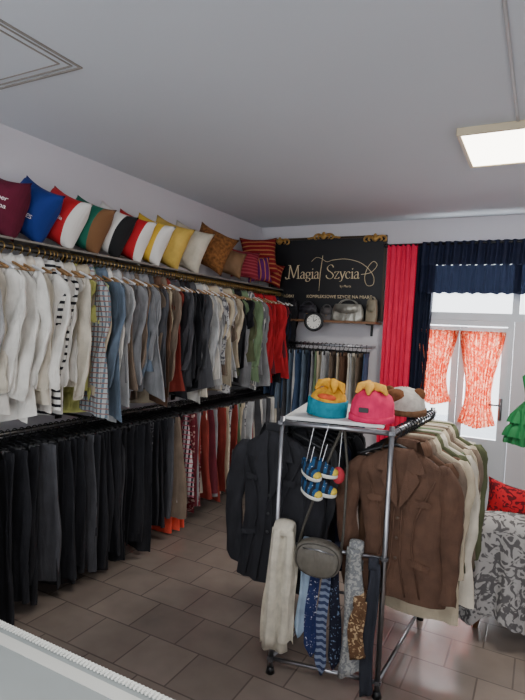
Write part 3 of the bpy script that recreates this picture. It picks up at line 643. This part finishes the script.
def bootie(loc,yaw,label,c1,c2):
    o=bpy.data.objects.new("baby_sneaker",None);COL.objects.link(o);o.location=loc;o.rotation_euler=(.25,.15,yaw);tag(o,label,"baby shoe","baby sneakers hung on the rack")
    n=20
    def out(sc,z,dx=0):return [(.062*sc*math.cos(2*pi*i/n)+dx,.028*sc*math.sin(2*pi*i/n)*(1+.15*math.cos(2*pi*i/n)),z) for i in range(n)]
    bm=bmesh.new();loft(bm,[out(1,.0),out(1.06,.004),out(1.06,.014),out(1.0,.018)],True,True);mkobj("sole",bm,plain((205,205,196),.5),True,o)
    bm=bmesh.new();loft(bm,[out(.98,.016),out(.96,.03),out(.8,.045,-.012),out(.55,.055,-.026),out(.5,.07,-.03)],True,False);mkobj("upper",bm,stripes(c1,c2,.03,'X',.5),True,o)
    bm=bmesh.new();sphere(bm,(.045,0,.024),.02,(1,1.1,.8));mkobj("toe_cap",bm,fabric((206,180,70)),True,o)
    bm=bmesh.new()
    for q in range(3):tube(bm,[(.005+q*.012,-.02,.046-q*.005),(.01+q*.012,0,.054-q*.006),(.005+q*.012,.02,.046-q*.005)],.002,5)
    tube(bm,[(-.03,0,.065),(-.028,.02,.13),(-.02,.045,.22)],.0015,5);mkobj("lace",bm,WHITEP,True,o)
for s,z,yw in ((.215,1.00,.2),(.16,.985,-.5),(.215,.915,.1),(.165,.90,-.4)):
    bootie(tuple(front(s,z,.055)),yw,"small blue and yellow knitted baby sneaker hung by laces",(34,74,110),(28,32,42))
bm=bmesh.new();sphere(bm,(0,0,0),.03,(1,.7,1.3));o=mkobj("hair_bobble",bm,fabric((170,50,60)),True,None,tuple(front(.28,1.0,.04)));tag(o,"red fabric rosette hanging on the rack","accessory")
bm=bmesh.new();tube(bm,[(0,0,.03),(0,.02,.2)],.0015,5);mkobj("cord",bm,WHITEP,True,o)
# ---------------- hats ----------------
BZ=RT+.030
def dome(levels,seed=0,n=40,wob=.05,k=3):
    r=random.Random(seed);p=r.uniform(0,6);bm=bmesh.new()
    rings=[[((rr+wob*rr*math.sin(k*a+p+9*z)*(z/.2))*math.cos(a)+sx,(rr*.9+wob*rr*math.sin(k*a+p+9*z)*(z/.2))*math.sin(a),z+.006*math.sin(4*a+p)*(z/.15)) for a in [2*pi*i/n for i in range(n)]] for z,rr,sx in levels]
    loft(bm,rings,False,True);return bm
def brim(r,z,h,t=.012):
    bm=bmesh.new();n=30
    loft(bm,[[(rr*math.cos(a)*(1+.02*math.sin(20*a)),rr*.9*math.sin(a),zz+.006*math.sin(2*a+1)*(zz>z+.02)) for a in [2*pi*i/n for i in range(n)]] for rr,zz in ((r-.004,z),(r+t,z+.004),(r+t,z+h*.9),(r+t*.5,z+h),(r-.006,z+h-.01))]);return bm
def knot(cx,cz,sc,seed):
    r=random.Random(seed);bm=bmesh.new()
    for i in range(5):
        a=i*1.26+r.uniform(-.3,.3);q=.045*sc*r.uniform(.8,1.2);h=.022*sc*r.uniform(.5,1.5)
        tube(bm,[(cx,0,cz-.015),(cx+.45*q*math.cos(a),.45*q*math.sin(a),cz+h*.8),(cx+q*math.cos(a),q*math.sin(a),cz+h*.5),(cx+q*1.35*math.cos(a),q*1.3*math.sin(a),cz-.02)],[.014*sc,.020*sc,.017*sc,.006*sc],10)
    return bm
TEAL=fabric((28,130,150),.95,.25,30,.8)
YEL=fabric((226,166,50),.95,.35,30,.9)
h1=mkobj("knit_hat",dome([(.0,.085,0),(.05,.090,0),(.085,.086,0),(.105,.076,.004),(.122,.060,.006),(.135,.036,.008),(.14,.006,.008)],1,wob=.12,k=5),YEL,True,None,(1.945,2.41,BZ),(0,.08,0));tag(h1,"teal knitted hat with knotted yellow orange top on the board","hat")
mkobj("brim",brim(.086,0,.082),TEAL,True,h1);mkobj("knot",knot(.012,.145,1.1,3),YEL,True,h1)
bm=bmesh.new();sphere(bm,(.015,-.066,.10),.034,(1.4,.5,.45));mkobj("patch",bm,fabric((216,90,50),.9,.3,30,.6),True,h1)
PINK=fabric((216,42,92),.9,.2,20,.5)
h2=mkobj("knit_hat",dome([(.0,.098,0),(.045,.103,0),(.085,.098,0),(.115,.084,0),(.135,.058,0),(.145,.02,0)],2,wob=.1),PINK,True,None,(2.165,2.42,BZ));tag(h2,"bright pink hat with knotted yellow top on the board","hat")
mkobj("brim",brim(.101,0,.03,.006),PINK,True,h2);mkobj("knot",knot(-.01,.148,1.15,8),fabric((226,170,74),.9,.3,20,.6),True,h2)
bm=bmesh.new();box(bm,Vector((-.01,-.097,.06)),(.045,.006,.022),Matrix.Rotation(.1,3,'Z'),bev=.002);mkobj("tag",bm,plain((24,24,26),.5),False,h2)
h3=mkobj("plush_hat",dome([(.0,.10,0),(.04,.108,0),(.08,.10,0),(.11,.08,0),(.13,.05,0),(.138,.01,0)],3),fabric((196,190,180),.95,.2,40,.9),True,None,(2.24,2.74,BZ));tag(h3,"white and brown plush hat with ears on the board","hat")
for s in (-1,1):
    bm=bmesh.new();sphere(bm,(s*.075,-.01,.11),.032,(1,.5,1));mkobj("ear",bm,fabric((116,76,48),.95,.3,30,.8),True,h3)
bm=bmesh.new();sphere(bm,(-.03,-.05,.09),.055,(1.1,.8,.8));mkobj("patch",bm,fabric((116,76,48),.95,.3,30,.8),True,h3)
mkobj("brim",brim(.104,0,.035),fabric((116,84,60),.95,.3,40,.8),True,h3)
# ---------------- armchair with throw ----------------
ac=bpy.data.objects.new("armchair",None);COL.objects.link(ac);ac.location=(2.93,3.50,0);tag(ac,"upholstered armchair with wooden legs under a floral throw","chair")
FLW=floral((158,154,151),(88,85,85),16,.5,2.2)
def cp(nm,c,s,bev,mat):
    bm=bmesh.new();box(bm,Vector(c),s,bev=bev)
    return mkobj(nm,bm,mat,True,ac)
GF=fabric((130,127,124))
cp("backrest",(0,-.27,.40),(.70,.14,.52),.06,GF);cp("seat",(0,.05,.33),(.60,.56,.22),.05,GF)
for s in (-1,1):
    cp("armrest",(s*.31,.05,.38),(.12,.60,.34),.05,GF)
    for y in (-.28,.28):
        bm=bmesh.new();tube(bm,[(s*.30,y,.17),(s*.32,y*1.05,.0)],[.024,.014],10);mkobj("leg",bm,plain((104,66,40),.4),True,ac)
bm=bmesh.new();V={};nx=56
path=[(-.18,.50),(-.185,.60),(-.19,.65),(-.22,.675),(-.29,.68),(-.348,.66),(-.362,.60),(-.37,.5),(-.38,.4),(-.39,.3),(-.40,.2),(-.405,.12)]
for i in range(nx+1):
    u=-1+2*i/nx
    for j,(py,pz) in enumerate(path):
        t=max(0,(j-5)/6);x=.385*u*(1+.06*t)
        sag=-.05*abs(u)**4
        V[(i,j)]=bm.verts.new((x,py-.006-.030*t*(1+math.sin(15*u+1.5*t))-.01*t*math.sin(37*u),pz+sag*(1-t)+(.03*math.sin(9*u)*t if j>9 else 0)))
for i in range(nx):
    for j in range(len(path)-1):bm.faces.new((V[(i,j)],V[(i+1,j)],V[(i+1,j+1)],V[(i,j+1)]))
tw=mkobj("throw_blanket",bm,FLW,True,None,(2.93,3.50,0));tag(tw,"grey and white floral throw draped over the armchair back","blanket")
pillow((2.77,3.47,.60),rotp(R(6),R(8),R(16)),.185,.08,floral((164,22,32),(80,12,20),28,.5,1.5),"red pillow with dark swirl pattern on the armchair",group=None)
st=bpy.data.objects.new("coat_stand",None);COL.objects.link(st);st.location=(3.18,4.25,0);tag(st,"black metal coat stand holding a green dress","coat stand")
bm=bmesh.new();tube(bm,[(0,0,0.02),(0,0,1.69)],.014,10);mkobj("pole",bm,BLACKM,True,st)
bm=bmesh.new();tube(bm,[(0,0,1.51),(-.36,0,1.51)],.008,8);mkobj("arm",bm,BLACKM,True,st)
for i in range(3):
    a=i*2.094;bm=bmesh.new();tube(bm,[(0,0,.12),(.22*math.cos(a),.22*math.sin(a),.012)],.01,8);mkobj("leg",bm,BLACKM,True,st)
lv=[(0,.045,.02),(-.02,.07,.03),(-.05,.10,.035),(-.17,.078,.04),(-.22,.074,.04),(-.28,.13,.06),(-.53,.20,.1)]
GRN=fabric((34,112,62),.65)
gd=mkobj("dress",cloth_body(lv,5,n=64,fold=.024,kf=60,tl=.02),GRN,True,None,(2.84,4.25,1.43),(0,0,.2));tag(gd,"bright green ruffled dress with flared skirt on a stand","clothing")
for zz,ww in ((-.33,.16),(-.43,.185)):
    bm=bmesh.new();n=96;loft(bm,[[((ww+o_)*math.cos(2*pi*i/n)*(1+w_*math.sin(14*2*pi*i/n)),(ww*.55+o_)*math.sin(2*pi*i/n)*(1+w_*math.sin(14*2*pi*i/n)),z) for i in range(n)] for z,o_,w_ in ((zz+.04,-.02,.0),(zz,.010,.04),(zz-.05,.022,.08))]);mkobj("ruffle",bm,GRN,True,gd)
bm=bmesh.new();n=24;loft(bm,[[(.080*math.cos(2*pi*i/n),.046*math.sin(2*pi*i/n),z) for i in range(n)] for z in (-.185,-.19,-.225,-.23)]);mkobj("belt",bm,fabric((20,78,44),.5),True,gd)
hanger('black',(2.84,4.25,1.51),1.57+.1,"the coat stand")
# ---------------- counter ----------------
ct=bpy.data.objects.new("counter",None);COL.objects.link(ct);ct.location=(1.7,.35,0);tag(ct,"light grey shop counter with a ribbed white edge","counter")
def ctp(nm,c,s,mat,bev=.004):
    bm=bmesh.new();box(bm,Vector(c)-Vector((1.7,.35,0)),s,bev=bev);return mkobj(nm,bm,mat,False,ct)
ctp("countertop",(1.7,.36,.885),(1.7,.93,.03),plain((140,145,144),.35))
ctp("body",(1.7,.34,.435),(1.6,.85,.87),plain((196,196,194),.5))
bm=bmesh.new();box(bm,Vector((0,.478,.889)),(1.7,.014,.034),bev=.003)
for i in range(170):box(bm,Vector((-.845+i*.01,.472,.9065)),(.004,.018,.003))
mkobj("edge_strip",bm,plain((214,214,208),.4),False,ct)
ctp("edge_band",(1.7,.79,.9008),(1.7,.03,.0016),plain((190,190,184),.4),.0004)
# ---------------- lights / world ----------------
w=bpy.data.worlds.new("World");S.world=w;w.use_nodes=True;bg=w.node_tree.nodes['Background'];bg.inputs['Color'].default_value=(.90,.95,1,1);bg.inputs['Strength'].default_value=4.1
def area(loc,rot,size,sy,power,col):
    L=bpy.data.lights.new("light",'AREA');L.shape='RECTANGLE';L.size=size;L.size_y=sy;L.energy=power;L.color=col
    o=bpy.data.objects.new("room_light",L);COL.objects.link(o);o.location=loc;o.rotation_euler=rot;return o
area((2.68,3.30,H-.06),(0,0,0),.55,.55,34,(1,.97,.92))
area((2.68,.2,H-.06),(0,0,0),.55,.55,34,(1,.98,.95))  # added ceiling light near the camera, its fixture is unseen
area((2.5,D+.3,1.6),(-pi/2,0,0),1.5,1.6,120,(.93,.97,1))
# ---------------- camera ----------------
roll=R(2.7);p_=math.atan(23.3/530);yaw=R(27.8)
F0=Vector((-math.sin(yaw),math.cos(yaw),0));R0=Vector((math.cos(yaw),math.sin(yaw),0));Zv=Vector((0,0,1))
Fw=F0*math.cos(p_)-Zv*math.sin(p_);U0=F0*math.sin(p_)+Zv*math.cos(p_)
X=R0*math.cos(roll)+U0*math.sin(roll);Y=-R0*math.sin(roll)+U0*math.cos(roll)
cam=bpy.data.cameras.new("camera");cam.lens=530/700*36;cam.sensor_width=36;cam.clip_start=.05
co=bpy.data.objects.new("camera",cam);COL.objects.link(co)
M=Matrix((X,Y,-Fw)).transposed().to_4x4();M.translation=Vector((2.85,0,1.65));co.matrix_world=M
S.camera=co
